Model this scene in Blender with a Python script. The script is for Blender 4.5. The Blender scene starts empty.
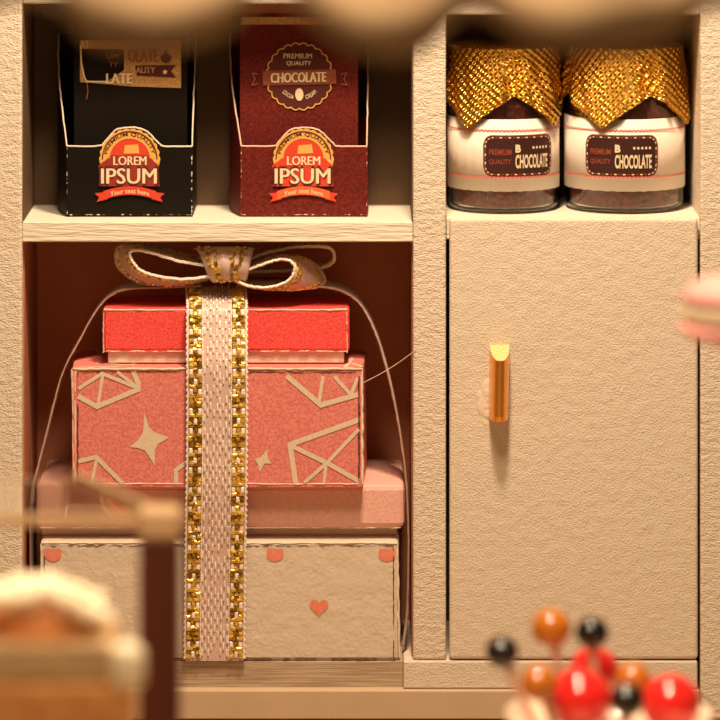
import bpy, bmesh, math, random
from mathutils import Vector, Matrix
from mathutils.geometry import tessellate_polygon

random.seed(7)
scene = bpy.context.scene
col = scene.collection

# ------------------------------------------------------------------ camera
# 100 photo pixels = 1 unit on the cabinet's front plane (y = 0)
D = 40.0            # distance of the lens to the front plane
H = -295.0          # photo row of the eye level
EYE_Z = (720 - H) / 100
cam_d = bpy.data.cameras.new('camera')
cam = bpy.data.objects.new('camera', cam_d)
col.objects.link(cam)
cam.location = (3.6, -D, EYE_Z)
cam.rotation_euler = (math.pi / 2, 0, 0)
cam_d.sensor_width = 36
cam_d.lens = 36 * D / 7.2
cam_d.shift_y = -(360 - H) / 720
cam_d.clip_end = 300
cam_d.dof.use_dof = True
cam_d.dof.focus_distance = D + 0.05
cam_d.dof.aperture_fstop = 0.2 / 0.62
scene.camera = cam

# ------------------------------------------------------------------ world, lights, exposure
WARM = (1.0, 0.75, 0.50)
world = bpy.data.worlds.new('world')
scene.world = world
world.use_nodes = True
world.node_tree.nodes['Background'].inputs[0].default_value = (1.0, 0.62, 0.33, 1)
world.node_tree.nodes['Background'].inputs[1].default_value = 0.13


def area(name, loc, target, size, power, colour=WARM):
    l = bpy.data.lights.new(name, 'AREA')
    l.shape = 'DISK'
    l.size = size
    l.energy = power
    l.color = colour
    o = bpy.data.objects.new(name, l)
    col.objects.link(o)
    o.location = loc
    o.rotation_euler = (Vector(target) - Vector(loc)).to_track_quat('-Z', 'Y').to_euler()
    return o


area('key_lamp', (4.3, -5.6, 16.5), (3.6, 0, 3.2), 1.6, 2850)
area('front_lamp', (3.2, -12.5, 22), (3.6, 0, 3.2), 4.0, 2300)
sp = bpy.data.lights.new('foreground_fill_spot', 'SPOT')  # added fill without a known source, brightens the foreground things
sp.energy = 14000
sp.color = WARM
sp.spot_size = math.radians(46)
sp.spot_blend = 0.4
sp.shadow_soft_size = 0.6
spo = bpy.data.objects.new('foreground_fill_spot', sp)
col.objects.link(spo)
spo.location = (3.0, -17.5, 17)
spo.rotation_euler = (Vector((3.0, -12.6, 4.5)) - Vector(spo.location)).to_track_quat('-Z', 'Y').to_euler()

scene.view_settings.view_transform = 'Standard'
scene.view_settings.look = 'None'
scene.view_settings.exposure = -0.12
scene.view_settings.gamma = 1.0
scene.view_settings.use_curve_mapping = False


# ------------------------------------------------------------------ helpers
def P(px, py, d=0.0):
    """photo column, photo row and distance behind the front plane -> world point"""
    s = (D + d) / D
    return Vector((3.6 + (px - 360) / 100 * s, d, EYE_Z - (py - H) / 100 * s))


def mat(name, base, rough=0.6, metal=0.0, bump=None, mottle=None, spec=0.4, trans=0.0,
        coat=0.0, stretch=(1, 1, 1), ior=1.45, sheen=0.0, sub=None):
    m = bpy.data.materials.new(name)
    m.use_nodes = True
    nt = m.node_tree
    b = nt.nodes['Principled BSDF']
    b.inputs['Base Color'].default_value = (*base, 1)
    b.inputs['Roughness'].default_value = rough
    b.inputs['Metallic'].default_value = metal
    b.inputs['Specular IOR Level'].default_value = spec
    b.inputs['Transmission Weight'].default_value = trans
    b.inputs['Coat Weight'].default_value = coat
    b.inputs['IOR'].default_value = ior
    b.inputs['Sheen Weight'].default_value = sheen
    if sub:
        b.inputs['Subsurface Weight'].default_value = sub
        b.inputs['Subsurface Radius'].default_value = (0.1, 0.05, 0.03)
    tc = nt.nodes.new('ShaderNodeTexCoord')
    mp = nt.nodes.new('ShaderNodeMapping')
    mp.inputs['Scale'].default_value = stretch
    nt.links.new(tc.outputs['Object'], mp.inputs[0])
    if mottle:
        sc, amt = mottle[:2]
        other = mottle[2] if len(mottle) > 2 else tuple(c * 0.55 for c in base)
        n = nt.nodes.new('ShaderNodeTexNoise')
        n.inputs['Scale'].default_value = sc
        n.inputs['Detail'].default_value = 6
        nt.links.new(mp.outputs[0], n.inputs['Vector'])
        r = nt.nodes.new('ShaderNodeValToRGB')
        r.color_ramp.elements[0].position = 0.5 - amt
        r.color_ramp.elements[1].position = 0.5 + amt
        r.color_ramp.elements[0].color = (*other, 1)
        r.color_ramp.elements[1].color = (*base, 1)
        nt.links.new(n.outputs[0], r.inputs[0])
        nt.links.new(r.outputs[0], b.inputs['Base Color'])
    if bump:
        prev = None
        for sc, st, dist in bump:
            n = nt.nodes.new('ShaderNodeTexNoise')
            n.inputs['Scale'].default_value = sc
            n.inputs['Detail'].default_value = 3
            nt.links.new(mp.outputs[0], n.inputs['Vector'])
            u = nt.nodes.new('ShaderNodeBump')
            u.inputs['Strength'].default_value = st
            u.inputs['Distance'].default_value = dist
            nt.links.new(n.outputs[0], u.inputs['Height'])
            if prev:
                nt.links.new(prev.outputs[0], u.inputs['Normal'])
            prev = u
        nt.links.new(prev.outputs[0], b.inputs['Normal'])
    return m


class MB:
    """collects shapes and links them as one mesh object"""
    def __init__(self):
        self.v, self.f, self.mi, self.mats, self.uv = [], [], [], [], {}

    def mat(self, m):
        if m not in self.mats:
            self.mats.append(m)
        return self.mats.index(m)

    def add(self, vs, fs, m):
        b = len(self.v)
        self.v.extend(tuple(p) for p in vs)
        k = self.mat(m)
        for f in fs:
            self.f.append([i + b for i in f])
            self.mi.append(k)
        return self

    def box(self, x0, x1, y0, y1, z0, z1, m, taper=0.0, rot=None):
        vs = [(x0, y0, z0), (x1, y0, z0), (x1 + taper, y1, z0), (x0 - taper, y1, z0),
              (x0, y0, z1), (x1, y0, z1), (x1 + taper, y1, z1), (x0 - taper, y1, z1)]
        if rot:
            c = Vector(((x0 + x1) / 2, (y0 + y1) / 2, (z0 + z1) / 2))
            vs = [c + rot @ (Vector(p) - c) for p in vs]
        return self.add(vs, [(3, 2, 1, 0), (4, 5, 6, 7), (0, 1, 5, 4), (1, 2, 6, 5), (2, 3, 7, 6), (3, 0, 4, 7)], m)

    def surf(self, rows, m, close=False, flip=False):
        n = len(rows[0])
        vs = [p for r in rows for p in r]
        fs = []
        for i in range(len(rows) - 1):
            for j in range(n if close else n - 1):
                k = (j + 1) % n
                q = (i * n + j, i * n + k, (i + 1) * n + k, (i + 1) * n + j)
                fs.append(q[::-1] if flip else q)
        return self.add(vs, fs, m)

    def lathe(self, prof, c, m, n=48, caps=True):
        rows = [[(c[0] + r * math.cos(2 * math.pi * j / n), c[1] + r * math.sin(2 * math.pi * j / n), c[2] + z)
                 for j in range(n)] for r, z in prof]
        self.surf(rows, m, close=True)
        if caps:
            if prof[0][0] > 1e-4:
                self.add(rows[0], [list(range(n))[::-1]], m)
            if prof[-1][0] > 1e-4:
                self.add(rows[-1], [list(range(n))], m)
        return self

    def tube(self, pts, r, m, n=6, close=False):
        pts = [Vector(p) for p in pts]
        N = len(pts)
        rad = r if isinstance(r, (list, tuple)) else [r] * N
        up = None
        rows = []
        for i, p in enumerate(pts):
            a = pts[(i - 1) % N] if (close or i) else p
            b = pts[(i + 1) % N] if (close or i < N - 1) else p
            t = (b - a).normalized()
            if up is None:
                up = t.orthogonal().normalized()
            up = (up - t * up.dot(t)).normalized()
            s = t.cross(up)
            rows.append([p + (up * math.cos(2 * math.pi * j / n) + s * math.sin(2 * math.pi * j / n)) * rad[i] for j in range(n)])
        if close:
            rows.append(rows[0])
        self.surf(rows, m, close=True)
        if not close:
            self.add(rows[0], [list(range(n))[::-1]], m)
            self.add(rows[-1], [list(range(n))], m)
        return self

    def ball(self, c, r, m, nu=24, nv=14, sc=(1, 1, 1)):
        rows = []
        for i in range(nv + 1):
            a = math.pi * i / nv
            rr = max(math.sin(a), 1e-3)
            rows.append([(c[0] + r * sc[0] * rr * math.cos(2 * math.pi * j / nu),
                          c[1] + r * sc[1] * rr * math.sin(2 * math.pi * j / nu),
                          c[2] - r * sc[2] * math.cos(a)) for j in range(nu)])
        return self.surf(rows, m, close=True)

    def build(self, name, parent=None, bevel=0, seg=2, smooth=False, solid=0, offset=0, sub=0):
        me = bpy.data.meshes.new(name)
        me.from_pydata(self.v, [], self.f)
        for m in self.mats:
            me.materials.append(m)
        me.polygons.foreach_set('material_index', self.mi)
        if self.uv:
            lay = me.uv_layers.new(name='UVMap')
            for l in me.loops:
                lay.data[l.index].uv = self.uv[l.vertex_index]
        if smooth:
            me.polygons.foreach_set('use_smooth', [True] * len(me.polygons))
        me.update()
        o = bpy.data.objects.new(name, me)
        col.objects.link(o)
        if solid:
            s = o.modifiers.new('solid', 'SOLIDIFY')
            s.thickness = solid
            s.offset = offset
        if bevel:
            w = o.modifiers.new('bevel', 'BEVEL')
            w.width = bevel
            w.segments = seg
            w.limit_method = 'ANGLE'
        if sub:
            s = o.modifiers.new('sub', 'SUBSURF')
            s.levels = s.render_levels = sub
        if parent:
            adopt(o, parent)
        return o


def adopt(o, parent):
    o.parent = parent
    if parent.type == 'EMPTY':
        o.matrix_parent_inverse = Matrix.Translation(-Vector(parent.location))


def tag(o, label, cat, group=None):
    o['label'] = label
    o['category'] = cat
    if group:
        o['group'] = group
    return o


def thing(name, loc, label, cat, group=None):
    o = bpy.data.objects.new(name, None)
    col.objects.link(o)
    o.location = loc
    o.empty_display_size = 0.2
    return tag(o, label, cat, group)


_text_cache = {}


def text_polys(s, bold=0.0):
    """outline of a word as triangles, fitted to the unit square (y down)"""
    key = (s, bold)
    if key in _text_cache:
        return _text_cache[key]
    c = bpy.data.curves.new('t', 'FONT')
    c.body = s
    c.offset = bold
    c.resolution_u = 3
    o = bpy.data.objects.new('t', c)
    col.objects.link(o)
    dg = bpy.context.evaluated_depsgraph_get()
    dg.update()
    ev = o.evaluated_get(dg)
    me = ev.to_mesh()
    vs = [(v.co.x, v.co.y) for v in me.vertices]
    fs = [list(p.vertices) for p in me.polygons]
    ev.to_mesh_clear()
    bpy.data.objects.remove(o)
    bpy.data.curves.remove(c)
    xs = [v[0] for v in vs]
    ys = [v[1] for v in vs]
    x0, x1, y0, y1 = min(xs), max(xs), min(ys), max(ys)
    vs = [((x - x0) / (x1 - x0), 1 - (y - y0) / max(y1 - y0, 1e-6)) for x, y in vs]
    _text_cache[key] = (vs, fs)
    return vs, fs


class Print:
    """flat printing laid on a surface; fn(px, py, lift) gives the point on it"""
    def __init__(self, fn):
        self.fn, self.mb = fn, MB()

    def poly(self, pts, m, k=1):
        tri = tessellate_polygon([[Vector((x, y, 0)) for x, y in pts]])
        self.mb.add([self.fn(x, y, k) for x, y in pts], [tuple(t) for t in tri], m)

    def strip(self, a, b, m, k=1):
        vs = [self.fn(x, y, k) for x, y in a] + [self.fn(x, y, k) for x, y in b]
        n = len(a)
        self.mb.add(vs, [(i, i + 1, n + i + 1, n + i) for i in range(n - 1)], m)

    def line(self, pts, w, m, k=1, close=False):
        if close:
            pts = list(pts) + [pts[0]]
        for (x0, y0), (x1, y1) in zip(pts, pts[1:]):
            self.n = getattr(self, 'n', 0) + 1
            kk = k + 0.3 * ((self.n * 0.37) % 1)
            l = math.hypot(x1 - x0, y1 - y0) or 1
            ux, uy = (x1 - x0) / l, (y1 - y0) / l
            nx, ny = -uy * w / 2, ux * w / 2
            ex, ey = ux * w * 0.35, uy * w * 0.35
            x0, y0, x1, y1 = x0 - ex, y0 - ey, x1 + ex, y1 + ey
            self.mb.add([self.fn(x0 + nx, y0 + ny, kk), self.fn(x1 + nx, y1 + ny, kk),
                         self.fn(x1 - nx, y1 - ny, kk), self.fn(x0 - nx, y0 - ny, kk)], [(0, 1, 2, 3)], m)

    def text(self, s, x0, y0, x1, y1, m, k=2, bold=0.0, bend=0.0, tilt=0.0):
        vs, fs = text_polys(s)
        w = bold * (y1 - y0) / 0.7          # heavier strokes: the word struck twice, a hair apart
        for i, (dx, dy) in enumerate(((-w, 0), (w, 0), (0, -w), (0, w)) if w > 0.9 else ((-w, 0), (w, 0)) if w else ((0, 0),)):
            out = []
            for u, v in vs:
                x = x0 + dx + u * (x1 - x0)
                y = y0 + dy + v * (y1 - y0) + bend * (2 * u - 1) ** 2 + tilt * (u - 0.5)
                out.append(self.fn(x, y, k + 0.2 * i))
            self.mb.add(out, fs, m)

    def arc_text(self, s, cx, cy, r, a0, a1, h, m, k=2, bold=0.0, inward=False):
        """letters set round an arc; angles in degrees from straight up, clockwise"""
        vs, fs = text_polys(s, bold)
        out = []
        for u, v in vs:
            a = math.radians(a0 + (a1 - a0) * u)
            rr = r + (v * h if inward else (1 - v) * h)
            out.append(self.fn(cx + rr * math.sin(a), cy - rr * math.cos(a), k))
        self.mb.add(out, fs, m)

    def build(self, name, parent):
        return self.mb.build(name, parent)

    def onto(self, o):
        """join the printing to the sheet it is printed on"""
        mb = MB()
        me = o.data
        for p in me.polygons:
            mb.f.append(list(p.vertices))
            mb.mi.append(p.material_index)
        mb.v = [tuple(v.co) for v in me.vertices]
        mb.mats = list(me.materials)
        for f, k in zip(self.mb.f, self.mb.mi):
            mb.f.append([i + len(me.vertices) for i in f])
            mb.mi.append(mb.mat(self.mb.mats[k]))
        mb.v += self.mb.v
        new = bpy.data.meshes.new(me.name)
        new.from_pydata(mb.v, [], mb.f)
        for m in mb.mats:
            new.materials.append(m)
        new.polygons.foreach_set('material_index', mb.mi)
        o.data = new
        bpy.data.meshes.remove(me)
        return o


def flat(d, lift=0.0035):
    return lambda x, y, k: P(x, y, d - lift * k)


def ring(cx, cy, r, n=48, amp=0.0, lobes=0, a0=0.0, a1=360.0):
    pts = []
    full = abs(a1 - a0) >= 360
    for i in range(n if full else n + 1):
        a = math.radians(a0 + (a1 - a0) * i / n)
        rr = r + amp * abs(math.sin(a * lobes / 2)) if lobes else r
        pts.append((cx + rr * math.sin(a), cy - rr * math.cos(a)))
    return pts


def bez(pts, n=8):
    """smooth curve through points (Catmull-Rom)"""
    pts = [Vector(p) for p in pts]
    q = [pts[0] * 2 - pts[1]] + pts + [pts[-1] * 2 - pts[-2]]
    out = []
    for i in range(1, len(q) - 2):
        for k in range(n):
            t = k / n
            out.append(0.5 * ((2 * q[i]) + (q[i + 1] - q[i - 1]) * t + (2 * q[i - 1] - 5 * q[i] + 4 * q[i + 1] - q[i + 2]) * t * t
                              + (3 * q[i] - q[i - 1] - 3 * q[i + 1] + q[i + 2]) * t ** 3))
    out.append(pts[-1])
    return out


def jit(pts, a):
    return [Vector(p) + Vector((random.uniform(-a, a), random.uniform(-a, a), random.uniform(-a, a))) for p in pts]


def dense(a, b, step=0.05):
    a, b = Vector(a), Vector(b)
    n = max(2, int((b - a).length / step))
    return [a.lerp(b, i / n) for i in range(n + 1)]


# ------------------------------------------------------------------ materials
PAINT = mat('cream_paint_rough', (0.76, 0.66, 0.535), 0.75, bump=[(9, 0.25, 0.05), (58, 0.42, 0.035)], spec=0.25)
PAINT_WALL = mat('cream_paint_grainy', (0.76, 0.66, 0.535), 0.78, bump=[(14, 0.45, 0.05), (52, 0.55, 0.035)], spec=0.25, stretch=(0.8, 1, 1.25))
SHELF = mat('ivory_painted_wood', (0.80, 0.73, 0.60), 0.7, bump=[(16, 0.5, 0.035), (40, 0.3, 0.02)], stretch=(0.18, 1, 1.6), spec=0.3)
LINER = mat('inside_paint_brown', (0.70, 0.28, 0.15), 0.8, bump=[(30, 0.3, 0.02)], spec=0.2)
LINER_SHADE = mat('inside_paint_brown_shaded', (0.44, 0.17, 0.09), 0.8, bump=[(30, 0.3, 0.02)], spec=0.2)  # brown lining darkened so its colour carries the shade on the side faces
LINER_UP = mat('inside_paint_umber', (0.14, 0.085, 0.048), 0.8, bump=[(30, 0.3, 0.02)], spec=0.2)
RAW = mat('raw_pine', (0.60, 0.47, 0.34), 0.7, mottle=(16, 0.17, (0.36, 0.25, 0.16)), stretch=(0.09, 1, 2.6), bump=[(30, 0.3, 0.02)])
PLINTH = mat('smooth_tan_board', (0.62, 0.47, 0.31), 0.55, mottle=(3, 0.4, (0.57, 0.42, 0.27)), bump=[(50, 0.08, 0.01)])
FLOOR = mat('table_floor', (0.56, 0.38, 0.23), 0.6, mottle=(2, 0.3))
GOLD = mat('gold_leaf', (0.92, 0.40, 0.06), 0.3, 0.88, spec=0.6, coat=0.4)
GOLD_GLINT = mat('gold_cap_glint', (1.0, 0.72, 0.34), 0.5, 0.5, bump=[(30, 0.5, 0.03)])  # lighter gold paints a glint onto the top of the handle
GLUE = mat('dry_glue', (0.80, 0.70, 0.56), 0.12, spec=0.6, bump=[(16, 0.5, 0.03)], coat=0.4)

BLACK_CARD = mat('black_card', (0.009, 0.006, 0.004), 0.55, spec=0.15, bump=[(60, 0.15, 0.01)])
RED_CARD = mat('maroon_card', (0.17, 0.018, 0.012), 0.6, mottle=(42, 0.12, (0.09, 0.010, 0.008)), spec=0.2, bump=[(60, 0.15, 0.01)])
CUT = mat('paper_cut_edge', (0.85, 0.72, 0.56), 0.8)
CUT_RED = mat('paper_cut_edge_pinkish', (0.80, 0.55, 0.42), 0.8)
CUT_SHADE = mat('ribbon_cut_edge_shaded', (0.55, 0.34, 0.26), 0.7)  # edge colour darkened, shade beside the boxes painted in
I_GOLD = mat('ink_gold', (0.78, 0.42, 0.10), 0.6)
I_GOLD2 = mat('ink_gold_label', (0.62, 0.36, 0.13), 0.55, mottle=(60, 0.1, (0.42, 0.22, 0.07)))
I_RED = mat('ink_red', (0.66, 0.055, 0.025), 0.6)
I_ORANGE = mat('ink_orange_red', (0.78, 0.14, 0.04), 0.6)
I_MAROON = mat('ink_maroon', (0.09, 0.014, 0.012), 0.6)
I_COCOA = mat('ink_cocoa', (0.045, 0.012, 0.009), 0.6)
I_DEEP = mat('ink_deep_red', (0.30, 0.03, 0.02), 0.6)
I_BROWN = mat('ink_brown', (0.30, 0.085, 0.035), 0.6)
I_CREAM = mat('ink_cream', (0.86, 0.68, 0.44), 0.6)
I_RUST = mat('ink_rust', (0.30, 0.06, 0.035), 0.6)
I_LINE = mat('ink_pink_red', (0.80, 0.16, 0.13), 0.6)

RED_LID = mat('bright_red_paper', (0.90, 0.13, 0.115), 0.5, mottle=(60, 0.14, (0.76, 0.05, 0.045)), bump=[(45, 0.3, 0.02)], spec=0.4)
CORAL = mat('coral_paper', (0.80, 0.28, 0.235), 0.6, mottle=(42, 0.14, (0.64, 0.17, 0.15)), bump=[(42, 0.25, 0.02)], spec=0.35)
PINK_LID = mat('pale_pink_paper', (0.84, 0.50, 0.43), 0.6, mottle=(40, 0.14, (0.77, 0.42, 0.35)), bump=[(38, 0.25, 0.02)], spec=0.35)
WHITE_CARD = mat('white_card', (0.84, 0.70, 0.58), 0.65, bump=[(40, 0.15, 0.01)])
HEART_PAPER = mat('cream_gift_paper', (0.70, 0.60, 0.48), 0.5, bump=[(5, 0.35, 0.05), (26, 0.3, 0.025)], spec=0.4)
I_SHAPE = mat('ink_pale_cream', (0.76, 0.64, 0.48), 0.6, mottle=(42, 0.14, (0.68, 0.55, 0.40)))
I_HEART = mat('ink_heart', (0.84, 0.20, 0.14), 0.6, mottle=(60, 0.12, (0.80, 0.32, 0.22)))
DARK_LINE = mat('torn_dark_edge', (0.10, 0.05, 0.035), 0.8)
RIB = mat('ribbon_satin', (0.64, 0.47, 0.41), 0.42, sheen=0.3, bump=[(50, 0.3, 0.015)], spec=0.5)
RIB_LT = mat('ribbon_thread_white', (0.92, 0.80, 0.72), 0.35, spec=0.6)
RIB_GOLD = mat('gold_thread', (0.95, 0.68, 0.16), 0.30, 0.8, spec=0.7)
RIB_GOLD_D = mat('gold_thread_deep', (0.46, 0.28, 0.05), 0.28, 0.9)

CHOC = mat('cocoa_filling', (0.06, 0.013, 0.009), 0.5, mottle=(18, 0.2, (0.27, 0.045, 0.028)), bump=[(26, 0.4, 0.03)])
GLASS = mat('clear_glass', (0.97, 0.95, 0.92), 0.02, trans=1.0, ior=1.45)
LABEL_PAPER = mat('label_paper', (0.84, 0.76, 0.68), 0.6, bump=[(40, 0.1, 0.01)])


def foil():
    m = bpy.data.materials.new('gold_foil_embossed')
    m.use_nodes = True
    nt = m.node_tree
    b = nt.nodes['Principled BSDF']
    b.inputs['Base Color'].default_value = (0.93, 0.56, 0.10, 1)
    b.inputs['Metallic'].default_value = 1
    b.inputs['Roughness'].default_value = 0.27
    tc = nt.nodes.new('ShaderNodeTexCoord')
    prev = None
    for ang in (math.radians(38), math.radians(-52)):
        mp = nt.nodes.new('ShaderNodeMapping')
        mp.inputs['Rotation'].default_value = (0, 0, ang)
        nt.links.new(tc.outputs['UV'], mp.inputs[0])
        w = nt.nodes.new('ShaderNodeTexWave')
        w.inputs['Scale'].default_value = 5.3
        w.inputs['Distortion'].default_value = 0.5
        w.inputs['Detail'].default_value = 1
        nt.links.new(mp.outputs[0], w.inputs['Vector'])
        u = nt.nodes.new('ShaderNodeBump')
        u.inputs['Strength'].default_value = 0.7
        u.inputs['Distance'].default_value = 0.03
        nt.links.new(w.outputs[1], u.inputs['Height'])
        if prev:
            nt.links.new(prev.outputs[0], u.inputs['Normal'])
        prev = u
    nt.links.new(prev.outputs[0], b.inputs['Normal'])
    return m


FOIL = foil()

# ------------------------------------------------------------------ floor
fl = MB().box(-9, 16, -24, 2.9, -0.3, 0, FLOOR).build('floor')
fl['kind'] = 'structure'
wb = MB().box(-9, 16, 2.6, 2.9, 0, 13, mat('wall_paint', (0.55, 0.40, 0.26), 0.8)).build('wall_back')
wb['kind'] = 'structure'

# ------------------------------------------------------------------ the shelving unit
BACK = 1.75
unit = thing('shelving_unit', (3.6, 0.9, 0),
             'cream painted open shelving unit with a closed cupboard on the right', 'cabinet')


def slab(name, px0, px1, r0, r1, d0, d1, m, bevel=0.02, parent=unit, seg=2):
    a, b = P(px0, r1, d0), P(px1, r0, d0)
    return MB().box(a.x, b.x, d0, d1, a.z, b.z, m).build(name, parent, bevel=bevel, seg=seg)


Zf = P(0, 661, 0.06).z                      # top of the bottom board
def side(name, px0, px1, r0, r1):
    return slab(name, px0, px1, r0, r1, 0, BACK, PAINT_WALL, 0.025)


side('side_panel', -70, 22, -60, 719.5)
side('side_panel', 700.5, 800, -60, 719.5)
side('divider_panel', 413, 446, -55, 660)
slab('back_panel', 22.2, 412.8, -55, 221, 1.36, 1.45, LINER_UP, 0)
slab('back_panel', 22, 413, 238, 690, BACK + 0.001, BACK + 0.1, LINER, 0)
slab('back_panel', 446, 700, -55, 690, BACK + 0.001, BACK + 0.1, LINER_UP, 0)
slab('top_panel', 22.3, 412.7, -60, 4, 0.03, BACK, PAINT, 0.02)
slab('top_panel', 446.3, 700.2, -60, 15, 0.03, BACK, PAINT, 0.02)
slab('shelf_board', 22.3, 412.7, 222, 242, 0.02, BACK, SHELF, 0.012)
cz = P(0, 217.5, 0.13).z
a, b = P(446.3, 240, 0.13), P(700.2, 218, 0.13)
MB().box(a.x, b.x, 0.13, BACK, cz - 0.22, cz, SHELF).build('shelf_board', unit, bevel=0.012)
slab('base_board', 22.3, 403, 661, 690, 0.06, BACK, RAW, 0.008)
a, b = P(403.4, 688.5, 0), P(697.5, 660.5, 0)
MB().box(a.x, b.x, -0.02, BACK, a.z, b.z, PAINT).build('base_strip', unit, bevel=0.02)
slab('plinth', -70, 700, 690.5, 719.5, -0.07, BACK, PLINTH, 0.015)
# lining sheets on the inner faces: lower left in shade-darkened brown, upper in umber
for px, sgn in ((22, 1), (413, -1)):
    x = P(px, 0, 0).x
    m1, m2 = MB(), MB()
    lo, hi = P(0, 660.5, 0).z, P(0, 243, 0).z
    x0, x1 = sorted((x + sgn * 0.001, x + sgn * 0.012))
    m1.box(x0, x1, 0.16, BACK - 0.01, lo, hi, LINER_SHADE)
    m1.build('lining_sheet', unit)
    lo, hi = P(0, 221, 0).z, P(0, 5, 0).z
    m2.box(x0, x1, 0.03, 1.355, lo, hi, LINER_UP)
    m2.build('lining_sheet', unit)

# door with its gold pull and the smear of glue
door = slab('cupboard_door', 449.5, 698, 218.5, 659.5, -0.02, 0.115, PAINT, 0.035, seg=3)
hb = MB()
prof = []
for i in range(25):
    a = math.pi * i / 24
    prof.append((-math.cos(a) * 0.1, -math.sin(a) ** 0.8 * 0.30))
rows = []
zt, zb = P(0, 349, -0.05).z, P(0, 421, -0.05).z
hx = P(499, 0, -0.05).x
for t, sx in ((0, 0.72), (0.05, 0.96), (0.12, 1), (0.3, 1), (0.5, 1), (0.7, 1), (0.9, 1.0), (1.0, 0.96)):
    z = zb + (zt - zb) * t
    rows.append([(hx + x * sx + 0.012 * (t - 0.5), -0.021 + y * sx, z + (0.40 * (y + 0.10) if t == 1 else 0) + (0.05 * abs(x) / 0.1 if t == 0 else 0)) for x, y in prof])
hb.surf(rows, GOLD, flip=False)
n = len(prof)
hb.add(rows[-1], [list(range(n))], GOLD_GLINT)
hb.add(rows[0], [list(range(n))[::-1]], GOLD)
hb.surf([[r[0] for r in rows], [r[-1] for r in rows]], GOLD)
hb.build('handle', door, bevel=0.012, seg=3)
g = MB()
for (x, y, r, sx, sz) in ((487, 392, 0.05, 0.9, 2.2), (483, 406, 0.045, 1.1, 1.8), (489, 414, 0.045, 1.2, 1.0), (480, 397, 0.03, 1, 1.6), (485, 421, 0.025, .9, 1.6)):
    c = P(x, y, -0.02)
    g.ball((c.x, -0.02, c.z), r * 1.25, GLUE, 16, 10, (sx, 0.16, sz))
g.build('glue_smear', door, smooth=True)

# ------------------------------------------------------------------ chocolate display cartons
def badge_lorem(parent, dx, dy, d):
    pr = Print(flat(d))
    cx, cy = 129.7 + dx, 158.5 + dy
    pr.poly(ring(cx, cy, 29, 60, 1.6, 26, -92, 92) + [(cx + 29, 166 + dy), (cx - 29, 166 + dy)], I_GOLD, 1)
    pr.line(ring(cx, cy, 27.2, 40, 0, 0, -90, 90), 1.2, I_MAROON, 2)
    pr.arc_text('PREMIUM QUALITY', cx, cy, 22.3, -78, 78, 4.0, I_MAROON, 2, 0.01)
    pr.poly(ring(cx, cy, 20.5, 40, 0, 0, -95, 95) + [(cx + 20, 168 + dy), (cx - 20, 168 + dy)], I_RED, 3)
    pr.line(ring(cx, cy, 20.5, 30, 0, 0, -88, 88), 0.8, I_GOLD, 4)
    for s in (-1, 1):
        pr.poly([(cx + s * 26.5, 165 + dy), (cx + s * 22, 165 + dy), (cx + s * 22.8, 160 + dy), (cx + s * 25.8, 160 + dy)], I_CREAM, 3)
    pr.poly([(124.8 + dx, 145 + dy), (138 + dx, 144 + dy), (139.5 + dx, 153 + dy), (123.6 + dx, 153.5 + dy)], I_GOLD, 4)
    pr.poly([(112 + dx, 155 + dy), (148 + dx, 155 + dy), (158.5 + dx, 165 + dy), (159.5 + dx, 186 + dy), (99 + dx, 186 + dy), (98.6 + dx, 165 + dy)], I_RED if dx else I_DEEP, 4)
    pr.text('LOREM', 113.6 + dx, 156 + dy, 146.3 + dx, 164.8 + dy, I_CREAM, 6, 0.025)
    pr.text('IPSUM', 100 + dx, 166.8 + dy, 157.8 + dx, 184.5 + dy, I_MAROON, 5, 0.045)
    pr.text('IPSUM', 101.4 + dx, 168 + dy, 156.4 + dx, 183.4 + dy, I_CREAM, 6, 0.02)
    up, lo = [], []
    for i in range(17):
        u = i / 16 * 2 - 1
        up.append((cx + u * 26.5, 186 + dy + 5.0 * u * u))
        lo.append((cx + u * 26.5, 194.5 + dy + 5.0 * u * u))
    for s in (-1, 1):
        pr.poly([(cx + s * 22, 191.5 + dy), (cx + s * 35, 193.0 + dy), (cx + s * 30.5, 197 + dy), (cx + s * 33, 201.5 + dy), (cx + s * 22, 199 + dy)], I_RED, 5)
    pr.strip(up, lo, I_ORANGE if dx else I_RED, 6)
    pr.text('Your text here', cx - 19.5, 188.2 + dy, cx + 19.5, 193 + dy, I_CREAM, 7, 0.015, bend=3.0)
    return pr.build('printed_badge', parent)


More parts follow.
